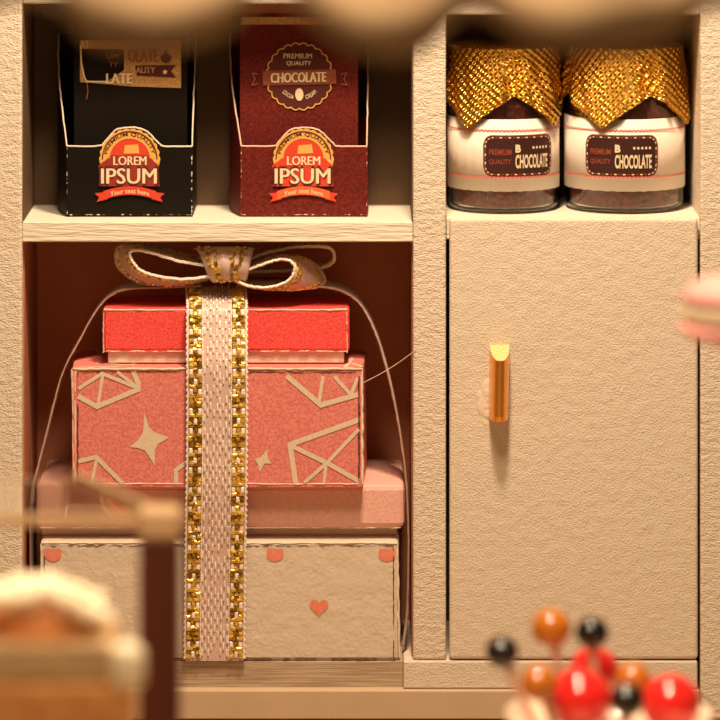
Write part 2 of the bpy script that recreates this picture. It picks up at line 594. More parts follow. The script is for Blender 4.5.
def carton(name, label, xf0, xf1, xb0, xb1, card, cut, dx, d0=0.42, dep=0.85):
    root = thing(name, P((xf0 + xf1) / 2, 217, d0 + dep / 2), label, 'display box', 'chocolate display cartons on the upper shelf')
    zsh = P(0, 222, 0.02).z + 0.009
    root.location.z = zsh
    body = MB()
    cx = (xf0 + xf1) / 2 + (0.5 if dx == 0 else 0)
    top = bez([(xf0, 146.4, 0), (cx - 31, 146.2, 0), (cx - 26, 143, 0), (cx - 15, 131, 0), (cx - 5, 128.2, 0), (cx + 7, 128.2, 0), (cx + 17, 132, 0),
               (cx + 29, 143.5, 0), (cx + 34, 146.4, 0), (xf1, 146.4, 0)], 5)
    tp = [P(p.x, p.y, d0) for p in top]
    body.surf([[(p.x, d0, zsh) for p in tp], tp], card)
    d1 = d0 + dep
    edges = [tp]
    for xf, xb, flip in ((xf0, xb0, False), (xf1, xb1, True)):
        A, B = P(xf, 146.4, d0), P(xb, 34, d1)
        lo, hi = [], []
        for i in range(19):
            t = i / 18
            x = A.x + (B.x - A.x) * (1 - (1 - t) ** 2)
            h = A.z + (B.z - A.z) * (1 - (1 - t) ** 1.25) if t else A.z
            h = A.z + (B.z - A.z) * (0.08 * t + 0.92 * t ** 0.8)
            y = d0 + dep * t
            lo.append((x, y, zsh))
            hi.append(Vector((x, y, h)))
        body.surf([lo, hi], card, flip=flip)
        edges.append(hi)
    l, r = edges[1][-1], edges[2][-1]
    body.surf([[(l.x, d1, zsh), (r.x, d1, zsh)], [l, r]], card)
    fa, fb = P(xf0, 0, d0).x, P(xf1, 0, d0).x
    body.add([(fa, d0, zsh), (fb, d0, zsh), (r.x, d1, zsh), (l.x, d1, zsh)], [(0, 1, 2, 3)], card)
    body.build('carton_body', root, solid=0.012, offset=0)
    e = MB()
    e.tube(jit([p + Vector((0, -0.006, 0.004)) for p in edges[0]], 0.003), 0.0085, cut)
    for k in (1, 2):
        e.tube(jit([p + Vector((0, -0.004, 0.004)) for p in edges[k]], 0.003), 0.0075, cut)
    # worn folds on the front corners and along the foot
    def fold(p, q):
        pts = jit(dense(p, q, 0.02), 0.002)
        e.tube(pts, [0.0065 * random.uniform(0.2, 1) if random.random() < 0.25 else 0.001 for _ in pts], cut, 5)
    for xf, s in ((xf0, 1), (xf1, -1)):
        fold(P(xf + s * 0.2, 147, d0 - 0.004), P(xf + s * 0.2, 215, d0 - 0.004))
    a, b2 = P(xf0, 216, d0 - 0.004), P(xf1, 216, d0 - 0.004)
    a.z = b2.z = zsh + 0.014
    fold(a, b2)
    e.build('cut_edge', root)
    badge_lorem(root, dx, 0.3, d0 - 0.009)
    return root, zsh


ck, ZSH = carton('display_carton', 'black chocolate display carton with a red and gold dome badge', 67, 192, 59, 196, BLACK_CARD, CUT, 0)
cr, _ = carton('display_carton', 'maroon chocolate display carton with a red and gold dome badge', 241, 367, 230, 368, RED_CARD, CUT_RED, 173.7)

# bars standing in the cartons
bar = thing('chocolate_bar', (P(128, 0, 0.8).x, 0.8, ZSH + 0.02), 'black chocolate bar with a gold label inside the black carton', 'chocolate bar')
a, b = P(74, 0, 0.62), P(187, 0, 0.62)
wr = MB().box(a.x, b.x, 0.62, 0.86, ZSH + 0.012, P(0, 6, 0.62).z, BLACK_CARD).build('wrapper', bar, bevel=0.03)
pr = Print(flat(0.615))
pr.poly([(80, 40), (181, 40), (181, 88), (133, 86.5), (80, 82)], I_GOLD2, 1)
pr.poly([(81, 49), (124, 49), (124, 70), (106, 82), (84.5, 81), (81.5, 62)], BLACK_CARD, 2)
pr.line([(80.5, 46), (81.3, 62), (84, 76), (86.5, 81.5), (106, 81.8)], 1.5, I_CREAM, 3)
pr.line([(87, 83), (88, 91), (86.5, 99)], 0.8, I_BROWN, 3)
pr.text('AT', 80.5, 40.8, 89, 48, I_CREAM, 3, 0.03)
pr.text('LATE', 106.5, 73.5, 132, 83.5, I_CREAM, 4, 0.03)
pr.text('UM', 107, 53.5, 118, 59, I_BROWN, 3, 0.02)
pr.text('TY', 109, 62, 118, 67, I_BROWN, 3, 0.02)
pr.text('OLATE', 128, 49, 158, 62, I_BROWN, 3, 0.03)
pr.poly([(135, 65.5), (176, 65), (171, 71), (176, 77.5), (137, 75.5)], I_MAROON, 3)
pr.text('ALITY', 136, 67, 155, 73, I_GOLD2, 4, 0.03)
pr.poly([(165, 69.2), (166, 71), (168, 71.4), (166.4, 72.5), (166.8, 74.5), (165, 73.5), (163.2, 74.5), (163.6, 72.5), (162, 71.4), (164, 71)], I_CREAM, 4)
pr.poly([(166, 48.5), (167.4, 53), (172, 57), (170, 61.5), (166, 63.5), (162, 61.5), (160, 57), (164.6, 53)], I_MAROON, 3)
pr.onto(wr)

bar = thing('chocolate_bar', (P(299, 0, 0.8).x, 0.8, ZSH + 0.02), 'maroon chocolate bar with a round dark seal inside the maroon carton', 'chocolate bar')
a, b = P(246, 0, 0.60), P(359, 0, 0.60)
wr = MB().box(P(240, 0, 0.60).x, P(358, 0, 0.6).x, 0.60, 0.86, ZSH + 0.012, P(0, 2, 0.60).z, RED_CARD).build('wrapper', bar, bevel=0.025)
pr = Print(flat(0.595))
pr.poly([(241, 17), (357, 17), (357, 24.5), (241, 24.5)], I_GOLD2, 1)
pr.poly([(241, 4), (357, 4), (357, 13), (241, 13)], I_BROWN, 1)
cx, cy = 299.5, 76.5
pr.poly(ring(cx, cy, 31.5, 96, 2.0, 24), I_MAROON, 1)
pr.line(ring(cx, cy, 31.8, 96, 2.0, 24), 1.1, I_GOLD, 2, True)
pr.poly([(263, 71.5), (336, 70), (336, 83), (263, 84.5)], I_BROWN, 3)
pr.line([(263, 71), (336, 69.5)], 0.8, I_RUST, 4)
pr.line([(263, 85), (336, 83.5)], 0.8, I_RUST, 4)
for s in (-1, 1):
    pr.line([(cx + s * 42, 74), (cx + s * 47, 73), (cx + s * 44.5, 79), (cx + s * 47.5, 85), (cx + s * 42, 84)], 1.2, I_BROWN, 3)
    pr.line(ring(cx + s * 32, 77.5, 3, 8), 0.9, I_RUST, 4, True)
pr.text('PREMIUM', 283.5, 53.5, 312, 58.5, I_CREAM, 3, 0.01)
pr.text('QUALITY', 286.5, 61, 311, 66, I_CREAM, 3, 0.01)
pr.text('CHOCOLATE', 271, 72.5, 326, 82.3, I_CREAM, 5, 0.03, tilt=-1.2)
pr.poly(ring(299.3, 94.5, 1, 24) and [(299.3 + 4.1 * math.sin(t * math.pi / 12), 94.5 - 6.3 * math.cos(t * math.pi / 12)) for t in range(24)], I_CREAM, 3)
pr.arc_text('COCOA', cx, 76.5, 19.5, 228, 196, 4.2, I_CREAM, 3, 0.01, inward=True)
pr.arc_text('CREAM', cx, 76.5, 19.5, 164, 132, 4.2, I_CREAM, 3, 0.01, inward=True)
pr.onto(wr)

# ------------------------------------------------------------------ jars
def jar(px, rpx, yaw, badge_deg, d_front, label, foil_seed, xlim):
    r = rpx / 100
    cy = d_front + r
    c = P(px, 200, cy - 0.0)
    cx, z0 = c.x, cz + 0.002
    root = thing('chocolate_jar', (cx, cy, z0), label, 'jar', 'foil topped jars in the right cubby')
    # rows at the jar's front
    zr = lambda row: P(0, row, d_front).z - z0
    ztop = zr(50)
    sh = zr(100)
    glass = MB()
    glass.lathe([(r * 0.86, 0), (r * 0.97, 0.025), (r, 0.08), (r, sh), (r * 0.96, sh + 0.1), (r * 0.86, sh + 0.2), (r * 0.83, sh + 0.26), (r * 0.83, ztop - 0.1),
                 (r * 0.77, ztop - 0.1), (r * 0.77, sh + 0.24), (r * 0.925, sh + 0.09), (r * 0.965, sh - 0.01), (r * 0.965, 0.085), (r * 0.92, 0.045), (0.001, 0.04)],
                (cx, cy, z0), GLASS, 64)
    glass.build('glass_jar', root, smooth=True)
    ch = MB()
    ch.lathe([(0.001, 0.05), (r * 0.90, 0.055), (r * 0.955, 0.10), (r * 0.955, sh - 0.02), (r * 0.91, sh + 0.08), (r * 0.75, sh + 0.22), (0.001, sh + 0.23)], (cx, cy, z0), CHOC, 48)
    ch.build('cocoa_filling', root, smooth=True)
    MB().lathe([(r * 0.88, ztop - 0.30), (r * 0.90, ztop - 0.28), (r * 0.90, ztop - 0.025), (r * 0.86, ztop - 0.008)], (cx, cy, z0), I_BROWN, 48).build('jar_lid', root)
    # paper label
    rl = r + 0.008
    zl, zh = zr(191.5), zr(119.5)
    lab = MB()
    rows = [[(cx + rl * math.sin(t * math.pi / 36), cy - rl * math.cos(t * math.pi / 36), z0 + z + (0.004 * math.sin(t * 3.7) if z != zh else 0)) for t in range(-34, 35)] for z in (zl, zh)]
    lab.surf(rows, LABEL_PAPER)
    lo = lab.build('paper_label', root, solid=0.008, offset=0, smooth=True)
    fn = lambda x, y, k: Vector((cx + (rl + 0.007 + 0.003 * k) * math.sin(x / rl / 100), cy - (rl + 0.007 + 0.003 * k) * math.cos(x / rl / 100), z0 + zl + (zh - zl) * y / 72))
    pr = Print(fn)
    lim = rl * 100 * 1.5
    for yy in (61, 14):
        pts = [(x, yy + 0.8 * math.sin(x * 1.5)) for x in [(-lim + i * 1.0) for i in range(int(2 * lim))]]
        pr.line(pts, 1.0, I_LINE, 1)
    bx = math.radians(badge_deg) * rl * 100
    W, Hh = 38.5, 21
    by = 35.5
    def rr(w, h, rad, n=6):
        pts = []
        for (sx, sy, a0) in ((1, 1, 0), (-1, 1, 90), (-1, -1, 180), (1, -1, 270)):
            for i in range(n + 1):
                a = math.radians(a0 + 90 * i / n)
                pts.append((bx + sx * (w - rad) + rad * math.cos(a), by + sy * (h - rad) + rad * math.sin(a)))
        return pts
    def fine(pts):          # split long sides so that the print bends with the glass
        out = []
        for (x0, y0), (x1, y1) in zip(pts, pts[1:] + pts[:1]):
            k = max(1, int(math.hypot(x1 - x0, y1 - y0) / 4))
            out += [(x0 + (x1 - x0) * i / k, y0 + (y1 - y0) * i / k) for i in range(k)]
        return out
    def cols(w, h, rad, m, k):
        up, lo_ = [], []
        for i in range(41):
            u = -w + 2 * w * i / 40
            e = max(0, abs(u) - (w - rad))
            dz = rad - math.sqrt(max(rad * rad - e * e, 0))
            up.append((bx + u, by + h - dz))
            lo_.append((bx + u, by - h + dz))
        pr.strip(lo_, up, m, k)
    cols(W, Hh, 10, I_RUST, 1)
    cols(W - 1.2, Hh - 1.2, 9, I_COCOA, 2)
    dots = fine(rr(W - 2.6, Hh - 2.6, 8))
    for i, p in enumerate(dots):
        q = dots[(i + 1) % len(dots)]
        pr.line([p, (p[0] + (q[0] - p[0]) * 0.45, p[1] + (q[1] - p[1]) * 0.45)], 1.1, I_CREAM if i % 2 else I_RUST, 3)
    T = lambda s, x0, y0, x1, y1, m, bold: pr.text(s, bx + x0, by - y0, bx + x1, by - y1, m, 4, bold)
    fn_up = pr.fn
    # rows run upwards on the jar: flip the letters
    pr.fn = lambda x, y, k: fn_up(x, y, k)
    def TT(s, x0, ytop, x1, ybot, m, bold):
        vs, fs = text_polys(s, bold)
        pr.mb.add([fn_up(bx + x0 + u * (x1 - x0), by + ytop + v * (ybot - ytop), 4) for u, v in vs], fs, m)
    TT('CHOCOLATE', -6, 1.5, 31, -12.5, I_CREAM, 0.03)
    TT('B', -6, 11.5, -0.5, 3.5, I_CREAM, 0.05)
    TT('PREMIUM', -32, 7, -10, 1, I_RUST, 0.02)
    TT('QUALITY', -32, -3, -10, -9, I_RUST, 0.02)
    for i in range(5):
        pr.poly([(bx + 13 + 4 * i + 1.3 * math.cos(t), by + 8 + 1.5 * math.sin(t)) for t in [j * math.pi / 4 for j in range(8)]], I_CREAM, 4)
    pr.build('label_print', lo)
    # foil cap: a square of embossed foil folded over the lid
    f = MB()
    rnd = random.Random(foil_seed)
    NB, NV = 144, 26
    rt = r * 0.955
    rows = []
    uvs = []
    ph = [rnd.uniform(0, 6.28) for _ in range(6)]
    ring_r = [0.02, 0.35, 0.7, 0.9, 0.97]
    for q in ring_r:
        row = []
        for j in range(NB):
            a = 2 * math.pi * j / NB
            row.append((cx + rt * q * math.sin(a), cy - rt * q * math.cos(a), z0 + ztop + 0.012 + 0.008 * math.sin(5 * a + ph[0]) * q))
            uvs.append((rt * q * math.sin(a), rt * q * math.cos(a)))
        rows.append(row)
    for i in range(NV + 1):
        t = i / NV
        row = []
        for j in range(NB):
            a = 2 * math.pi * j / NB
            rel = ((a - math.radians(yaw) + math.pi / 4) % (math.pi / 2)) - math.pi / 4      # 0 at a corner of the foil
            side_a = math.pi / 4 - abs(rel)                                                  # 0 at the middle of a side
            hang = 0.47 + 0.33 * (side_a / (math.pi / 4)) ** 1.15
            hgt = hang * t
            flare = 0.02 + 0.075 * (hgt / 0.8)
            pleat = -0.055 * math.exp(-((side_a - 0.06) / 0.07) ** 2) * min(1, t * 1.5) + 0.03 * math.exp(-((side_a - 0.22) / 0.09) ** 2) * t
            crk = 0.010 * math.sin(9 * a + ph[1] + 5 * t) + 0.007 * math.sin(17 * a + ph[2] - 7 * t)
            rr_ = rt + flare + pleat * 1.0 + crk * min(1, 3 * t)
            rr_ = max(rr_, r * 0.915 + 0.012 if z0 + ztop - hgt > z0 + sh + 0.1 else r + 0.024)
            row.append((min(max(cx + rr_ * math.sin(a), xlim[0]), xlim[1]), cy - rr_ * math.cos(a), z0 + ztop + 0.004 - hgt))
            uvs.append((a * rt, -hgt - rt))
        rows.append(row)
    f.surf(rows, FOIL, close=True)
    f.uv = dict(enumerate(uvs))
    f.build('foil_cap', root, solid=0.006, offset=0)
    return root


XA, XB, XC = P(446, 0, 0).x + 0.012, P(561.8, 0, 0.75).x, P(700.5, 0, 0).x - 0.02
jar(503.3, 56.2, -36, 16, 0.34, 'gold foil topped chocolate jar next to the shelf divider', 3, (XA, XB - 0.008))
jar(624.5, 60.5, -24, -7, 0.34, 'gold foil topped chocolate jar next to the right side panel', 5, (XB + 0.008, XC))

# ------------------------------------------------------------------ gift boxes
def wbox(name, px0, px1, r0, r1, d0, dep, m, parent, bevel=0.02, taper=0.0, zlo=None, zhi=None):
    a, b = P(px0, r1, d0), P(px1, r0, d0)
    zl = a.z if zlo is None else zlo
    zh = b.z if zhi is None else zhi
    return MB().box(a.x, b.x, d0, d0 + dep, zl, zh, m, taper).build(name, parent, bevel=bevel, seg=2), zl, zh


def worn(e, p, q, r=0.009, m=CUT, gap=0.0, step=0.06):
    """a ragged paper edge along p-q"""
    pts = jit(dense(p, q, step), 0.004)
    if not gap:
        e.tube(pts, [r * random.uniform(0.6, 1.3) for _ in pts], m, 5)
        return
    rad, on, left = [], True, 0
    for _ in pts:
        if left <= 0:
            on, left = random.random() > gap, random.randint(2, 5)
        left -= 1
        rad.append(r * random.uniform(0.6, 1.2) if on else 0.001)
    e.tube(pts, rad, m, 5)


BOXG = 'gift boxes stacked in the lower left opening'
# bottom: cream box with hearts
D1 = 0.06
b1 = thing('gift_box', (P(219, 0, 0.7).x, 0.7, Zf), 'cream gift box with small coral hearts at the bottom of the stack', 'gift box', BOXG)
z1 = P(0, 541.5, D1).z
bx1, _, _ = wbox('box_body', 40, 398.5, 541.5, 660, D1, 1.45, HEART_PAPER, b1, 0.035, 0.03, Zf + 0.003, z1)
pr = Print(flat(D1 - 0.003))


def heart(cx, cy, s, cut=None):
    pts = []
    for i in range(28):
        t = 2 * math.pi * i / 28
        x = 16 * math.sin(t) ** 3
        y = -(13 * math.cos(t) - 5 * math.cos(2 * t) - 2 * math.cos(3 * t) - math.cos(4 * t))
        yy = cy + y * s / 16
        if cut is not None:
            yy = max(yy, cut)
        pts.append((cx + x * s / 16, yy))
    return pts


pr.poly(heart(319, 607, 9.5), I_HEART)
for hx_, w in ((53, 10), (275, 10), (387, 10)):
    pr.poly([(hx_ + w * 0.95 * math.sin(t) + 1.2 * math.sin(3 * t), 554.5 - 6.2 * math.cos(t) + 0.9 * math.cos(4 * t)) for t in [j * math.pi / 12 for j in range(24)]], I_HEART)
pr.onto(bx1)
e = MB()
worn(e, P(42, 543.0, D1 - 0.0), P(397, 543.0, D1 - 0.0), 0.008, CUT)
worn(e, P(41.5, 544, D1 + 0.01), P(41.5, 657, D1 + 0.01), 0.011, CUT)
worn(e, P(397.5, 543, D1 + 0.01), P(399.5, 657, D1 + 0.01), 0.011, CUT)
worn(e, P(45, 545.8, D1 - 0.002), P(394, 545.8, D1 - 0.002), 0.004, DARK_LINE, 0.35, 0.02)
worn(e, P(44.5, 548, D1 - 0.002), P(44.5, 655, D1 - 0.002), 0.006, DARK_LINE, 0.3, 0.03)
worn(e, P(393.5, 548, D1 - 0.002), P(393.5, 657, D1 - 0.002), 0.006, DARK_LINE, 0.15, 0.03)
worn(e, P(48, 658.6, D1 - 0.002), P(396, 658.6, D1 - 0.002), 0.005, DARK_LINE, 0.3, 0.03)
e.build('worn_edge', b1)

# second: flat pink box, lid over a white tray
D2 = 0.14
b2 = thing('gift_box', (P(219, 0, 0.7).x, 0.7, z1), 'flat pale pink lidded gift box lying on the heart box', 'gift box', BOXG)
zt2 = P(0, 527.5, D2).z
wbox('tray', 42, 397, 528, 540, D2 + 0.22, 1.08, WHITE_CARD, b2, 0.01, 0, z1 + 0.003, zt2 + 0.12)
_, _, z2 = wbox('lid', 36, 404.5, 485.5, 528, D2, 1.42, PINK_LID, b2, 0.05, 0.0)
e = MB()
worn(e, P(40, 527.8, D2 + 0.012), P(401, 527.8, D2 + 0.012), 0.005, CUT, 0.35, 0.02)
e.build('worn_edge', b2)

# third: coral box with line-drawn gems and stars
D3 = -0.04
b3 = thing('gift_box', (P(218, 0, 0.6).x, 0.6, z2), 'coral gift box printed with pale gems and stars in the middle of the stack', 'gift box', BOXG)
z3 = P(0, 368.5, D3).z
bx3, _, _ = wbox('box_body', 72, 362.5, 368.5, 485, D3, 1.15, CORAL, b3, 0.02, 0.045, z2 + 0.003, z3)
pr = Print(flat(D3 - 0.002))


def L(pts, w=5):
    pr.line(pts, w, I_SHAPE)


L([(79.5, 397), (97, 406.5), (138, 389.5), (138, 383), (134, 373)], 5)
L([(79.5, 388), (102, 373.5), (138, 388)], 3.6)
L([(103, 373), (98, 405)], 3.2)
L([(118, 372.5), (137, 387)], 3.2)
L([(79.5, 461), (96, 457), (122, 482.5)], 4.4)
L([(97, 457), (92, 482)], 3.2)
L([(176, 482), (176, 470), (187, 462)], 4.4)
pr.poly([(144.5, 413), (149, 427), (154, 432), (169.5, 437.5), (158, 444), (155, 450), (154.5, 465.5), (150, 458), (145, 450.5), (138, 448), (129.5, 447), (138, 440), (143, 432)], I_SHAPE)
pr.poly([(267, 449.5), (267.5, 457), (271.5, 463.5), (264.5, 463.5), (259.5, 472.5), (258, 464.5), (254.5, 459), (261.5, 456.5)], I_SHAPE)
L([(288, 377), (321, 405), (356, 395)], 5.2)
L([(323, 377), (319, 402)], 3.4)
L([(335, 377), (351, 395), (357, 379)], 3.6)
L([(357, 420.5), (290, 444.5), (295.5, 482.5)], 5.2)
L([(292, 446), (327, 463), (358, 480.5)], 4.6)
L([(358, 430), (327, 463), (305, 482)], 3.6)
L([(326, 464), (324, 482)], 3.2)
pr.onto(bx3)
# the same print runs over the top
pt = Print(lambda x, y, k: Vector((3.6 + (x - 360) / 100, D3 + y / 100, z3 + 0.003 * k)))
for pts in ([(80, 6), (120, 12)], [(95, 30), (130, 20), (150, 60)], [(345, 4), (352, 60)], [(352, 30), (362, 10)]):
    pt.line(pts, 4, I_SHAPE)
pt.onto(bx3)
e = MB()
worn(e, P(73, 368.8, D3), P(362, 368.8, D3), 0.014, CUT_RED)
worn(e, P(72.2, 369, D3 + 0.01), P(74, 484, D3 + 0.01), 0.013, CUT_RED)
worn(e, P(75, 369, D3 + 0.004), P(75.5, 484, D3 + 0.004), 0.008, CUT)
worn(e, P(78, 372, D3 - 0.002), P(77.5, 483, D3 - 0.002), 0.009, DARK_LINE, 0.2, 0.03)
worn(e, P(362, 369, D3 + 0.01), P(362.5, 484, D3 + 0.01), 0.012, CUT)
worn(e, P(359, 376, D3 - 0.002), P(359, 481, D3 - 0.002), 0.011, DARK_LINE, 0.12, 0.03)
worn(e, P(80, 371.5, D3 - 0.002), P(356, 372.5, D3 - 0.002), 0.004, DARK_LINE, 0.4, 0.03)
worn(e, P(78, 483.8, D3 - 0.001), P(359, 483.8, D3 - 0.001), 0.006, CUT)
e.build('worn_edge', b3)

# top: small red box, lid over a white tray
D4 = 0.17
b4 = thing('gift_box', (P(225, 0, 0.6).x, 0.6, z3), 'small bright red lidded gift box under the ribbon bow at top of the stack', 'gift box', BOXG)
zt4 = P(0, 352, D4).z
wbox('tray', 108, 344, 355, 366, D4 + 0.05, 0.85, WHITE_CARD, b4, 0.01, 0, z3 + 0.012, zt4 + 0.15)
wbox('lid', 102.5, 349.5, 308.5, 351.5, D4, 0.98, RED_LID, b4, 0.03, 0.0)
z4 = P(0, 308.5, D4).z
e = MB()
worn(e, P(104, 309.8, D4 + 0.004), P(347, 309.8, D4 + 0.004), 0.0105, CUT_RED)
worn(e, P(103.4, 311, D4 + 0.01), P(103.4, 353, D4 + 0.01), 0.007, CUT_RED, 0.2, 0.03)
worn(e, P(105.5, 312, D4 - 0.001), P(105.5, 354, D4 - 0.001), 0.004, DARK_LINE, 0.3, 0.03)
worn(e, P(347, 312, D4 - 0.001), P(347, 353, D4 - 0.001), 0.006, CUT_RED, 0.2, 0.03)
worn(e, P(104, 351.2, D4 + 0.006), P(348, 351.2, D4 + 0.006), 0.006, CUT, 0.3, 0.02)
e.build('worn_edge', b4)

# ------------------------------------------------------------------ ribbon round the stack
rib = thing('gift_ribbon', (P(216, 0, 0).x, 0.0, Zf), 'pale satin ribbon with gold braid edges tied in a bow round the stacked boxes', 'ribbon')
path = [(215.5, 286.5, 0.60), (216.5, 296, 0.36), (217, 304.5, 0.155), (217, 310, 0.085), (217, 325, 0.03), (217, 355, -0.06), (217.2, 371, -0.092), (217.2, 400, -0.094),
        (217, 440, -0.094), (216.5, 485, -0.09), (216, 520, -0.06), (215.5, 548, -0.03), (215, 600, 0.0), (214.5, 640, 0.008), (214.5, 661, 0.008)]
cpts = bez([Vector(p) for p in path], 12)
S = [0.0]
for p, q in zip(cpts, cpts[1:]):
    S.append(S[-1] + (P(*q) - P(*p)).length)


def along(s):
    for i in range(len(S) - 1):
        if s <= S[i + 1]:
            t = (s - S[i]) / max(S[i + 1] - S[i], 1e-6)
            return cpts[i].lerp(cpts[i + 1], t)
    return cpts[-1]


def frame(s):
    c = along(s)
    p = P(*c)
    q0, q1 = P(*along(max(0, s - 0.03))), P(*along(min(S[-1], s + 0.03)))
    t = (q1 - q0).normalized()
    x = Vector((1, 0, 0))
    return p, x, t, x.cross(t) * -1 if x.cross(t).y > 0 else x.cross(t)


def on_band(u, s, lift=0.0):
    p, x, t, nrm = frame(s)
    return p + x * u + nrm * lift


core = MB()
NS = 110
rows = []
for i in range(NS + 1):
    s = S[-1] * i / NS
    rows.append([on_band(u * 0.01, s, 0.004 * math.cos(u * 0.3)) for u in (-29, -22, -15, -7, 0, 7, 15, 22, 29)])
core.surf(rows, RIB)
st = core
rnd = random.Random(2)


def lump(mb, u, s, wu, ls, m, lift=0.012, th=0.02, jitter=0.25):
    p, x, t, nrm = frame(s)
    p = p + x * u + nrm * lift
    ax = (x + nrm * rnd.uniform(-jitter, jitter) + t * rnd.uniform(-jitter, jitter) * 0.4).normalized()
    at = (t + nrm * rnd.uniform(-jitter, jitter)).normalized()
    an = ax.cross(at)
    if an.y > 0:
        an = -an
    vs = []
    for k, sc in ((-0.4, 0.9), (0.25, 1.0), (0.6, 0.55)):
        for a, b in ((-1, -1), (1, -1), (1, 1), (-1, 1)):
            vs.append(p + ax * a * wu * 0.5 * sc + at * b * ls * 0.5 * sc + an * th * k)
    fs = [(0, 1, 2, 3), (8, 9, 10, 11)]
    for l in (0, 4):
        for j in range(4):
            k = (j + 1) % 4
            fs.append((l + j, l + k, l + 4 + k, l + 4 + j))
    mb.add(vs, fs, m)


# white floats of the woven middle, in brick order
s = 0.02
row = 0
while s < S[-1] - 0.03:
    for k in range(5):
        u = -0.125 + k * 0.0625 + (0.03 if row % 2 else 0)
        if u < 0.14 and rnd.random() < 0.85:
            lump(st, u + rnd.uniform(-.004, .004), s + rnd.uniform(-.01, .01), 0.016, 0.072, RIB_LT, 0.010, 0.010, 0.08)
    s += 0.062
    row += 1
core.build('front_band', rib)
for sgn in (-1, 1):
    br = MB()
    s, k = 0.03, 0
    while s < S[-1] - 0.10:
        # a gold bar across, then gold / white / gold or white / gold / white
        for u in (-0.032, 0.032):
            lump(br, sgn * 0.215 + u, s, 0.066, 0.036, rnd.choice((RIB_GOLD, RIB_GOLD, RIB_GOLD_D)), 0.016, 0.026, 0.5)
        s2 = s + 0.058
        trio = (RIB_GOLD_D, RIB_LT, RIB_GOLD) if k % 2 == 0 else (RIB_LT, RIB_GOLD, RIB_LT)
        if k % 4 == 2:
            trio = (RIB_GOLD, RIB_GOLD_D, RIB_GOLD)
        for u, m in zip((-0.044, 0, 0.044), trio):
            if m is RIB_LT:
                lump(br, sgn * 0.215 + u, s2, 0.036, 0.066, m, 0.014, 0.024, 0.15)
            else:
                for h in (-0.019, 0.019):
                    lump(br, sgn * 0.215 + u + rnd.uniform(-.008, .008), s2 + h, 0.044, 0.042, rnd.choice((m, RIB_GOLD_D, RIB_GOLD)), 0.014, 0.026, 0.7)
        s += 0.098
        k += 1
    br.build('gold_braid', rib)
ed = MB()
for sgn in (-1, 1):
    pts = []
    s = 0.0
    i = 0
    while s < S[-1]:
        pts.append(on_band(sgn * (0.292 + (0.008 if i % 2 else 0)), s, 0.006))
        s += 0.03
        i += 1
    ed.tube(pts, [0.014 if i % 2 else 0.009 for i in range(len(pts))], RIB_LT, 5)
    for s in [S[-1] * i / 70 for i in range(70)]:
        lump(ed, sgn * 0.142, s, 0.012, 0.06, RIB_LT, 0.010, 0.012, 0.1)
fr = on_band(0, S[-1])
ed.build('band_edge', rib)


def loop(near, far, name, gold=True):
    """a loop of the bow: ribbon strip between a near and a far edge"""
    n = bez([P(*p) for p in near], 8)
    f = bez([P(*p) for p in far], 8)
    mb = MB()
    rows = [[a.lerp(b, t) for a, b in zip(n, f)] for t in (0, 0.25, 0.5, 0.75, 1)]
    mb.surf(rows, RIB)
    o = mb.build(name, rib, solid=0.012, offset=0, smooth=True)
    ed_ = MB()
    ed_.tube(jit(n, 0.004), 0.0155, RIB_LT, 5)
    ed_.tube(jit(f, 0.004), 0.0125, RIB_LT, 5)
    ed_.build('loop_edge', o)
    if gold:
        gb = MB()
        for t in (0.13, 0.2, 0.82):
            pts = [a.lerp(b, t) for a, b in zip(n, f)]
            gb.tube(pts, 0.009, RIB_GOLD_D, 4)
            for i in range(0, len(pts) - 1):
                for h in (0.25, 0.75):
                    p = pts[i].lerp(pts[i + 1], h)
                    r = rnd.uniform(0.013, 0.02)
                    gb.ball(p + Vector((rnd.uniform(-.006, .006), rnd.uniform(-.02, .02), rnd.uniform(-.006, .006))), r, RIB_GOLD if rnd.random() < 0.7 else RIB_GOLD_D, 5, 4)
        gb.build('gold_thread', o)
    return o


DB = 0.12
loop([(216, 268, DB + .1), (200, 265, DB + .05), (178, 261, DB), (155, 254, DB), (138, 250.5, DB), (130, 253, DB), (133, 262, DB), (142, 271, DB), (158, 276, DB), (178, 279, DB), (198, 278, DB + .05), (216, 274, DB + .1)],
     [(214, 262, DB + .5), (196, 257, DB + .55), (172, 250, DB + .55), (148, 244.5, DB + .55), (128, 244, DB + .5), (117, 249, DB + .42), (116, 262, DB + .36), (124, 274, DB + .34), (142, 284, DB + .3), (165, 286.5, DB + .3), (192, 284, DB + .35), (212, 278, DB + .4)], 'bow_loop')
loop([(236, 275, DB + .1), (250, 269, DB + .05), (266, 263, DB), (280, 259.5, DB), (290, 261, DB), (295, 268, DB), (291, 278, DB), (282, 284, DB), (266, 287.5, DB), (250, 286, DB + .04), (236, 281, DB + .1)],
     [(238, 268, DB + .5), (254, 261, DB + .5), (274, 256, DB + .5), (296, 256, DB + .5), (311, 261, DB + .45), (320, 270, DB + .38), (325, 281, DB + .32), (315, 287.5, DB + .25), (288, 290.0, DB + .22), (258, 288, DB + .25), (238, 283, DB + .4)], 'bow_loop')
loop([(240, 266, DB + .4), (258, 256, DB + .40), (280, 250, DB + .42), (306, 246.5, DB + .42), (328, 247.5, DB + .44), (334, 253, DB + .44), (333, 262, DB + .44), (322, 268, DB + .46), (302, 270, DB + .52), (280, 271, DB + .56), (244, 272, DB + .5)],
     [(240, 262, DB + .8), (258, 252, DB + .85), (280, 246.5, DB + .85), (304, 244.5, DB + .85), (325, 246, DB + .85), (331, 250, DB + .85), (330, 258, DB + .85), (318, 264, DB + .85), (300, 266, DB + .9), (280, 268, DB + .9), (244, 268, DB + .85)], 'bow_loop')
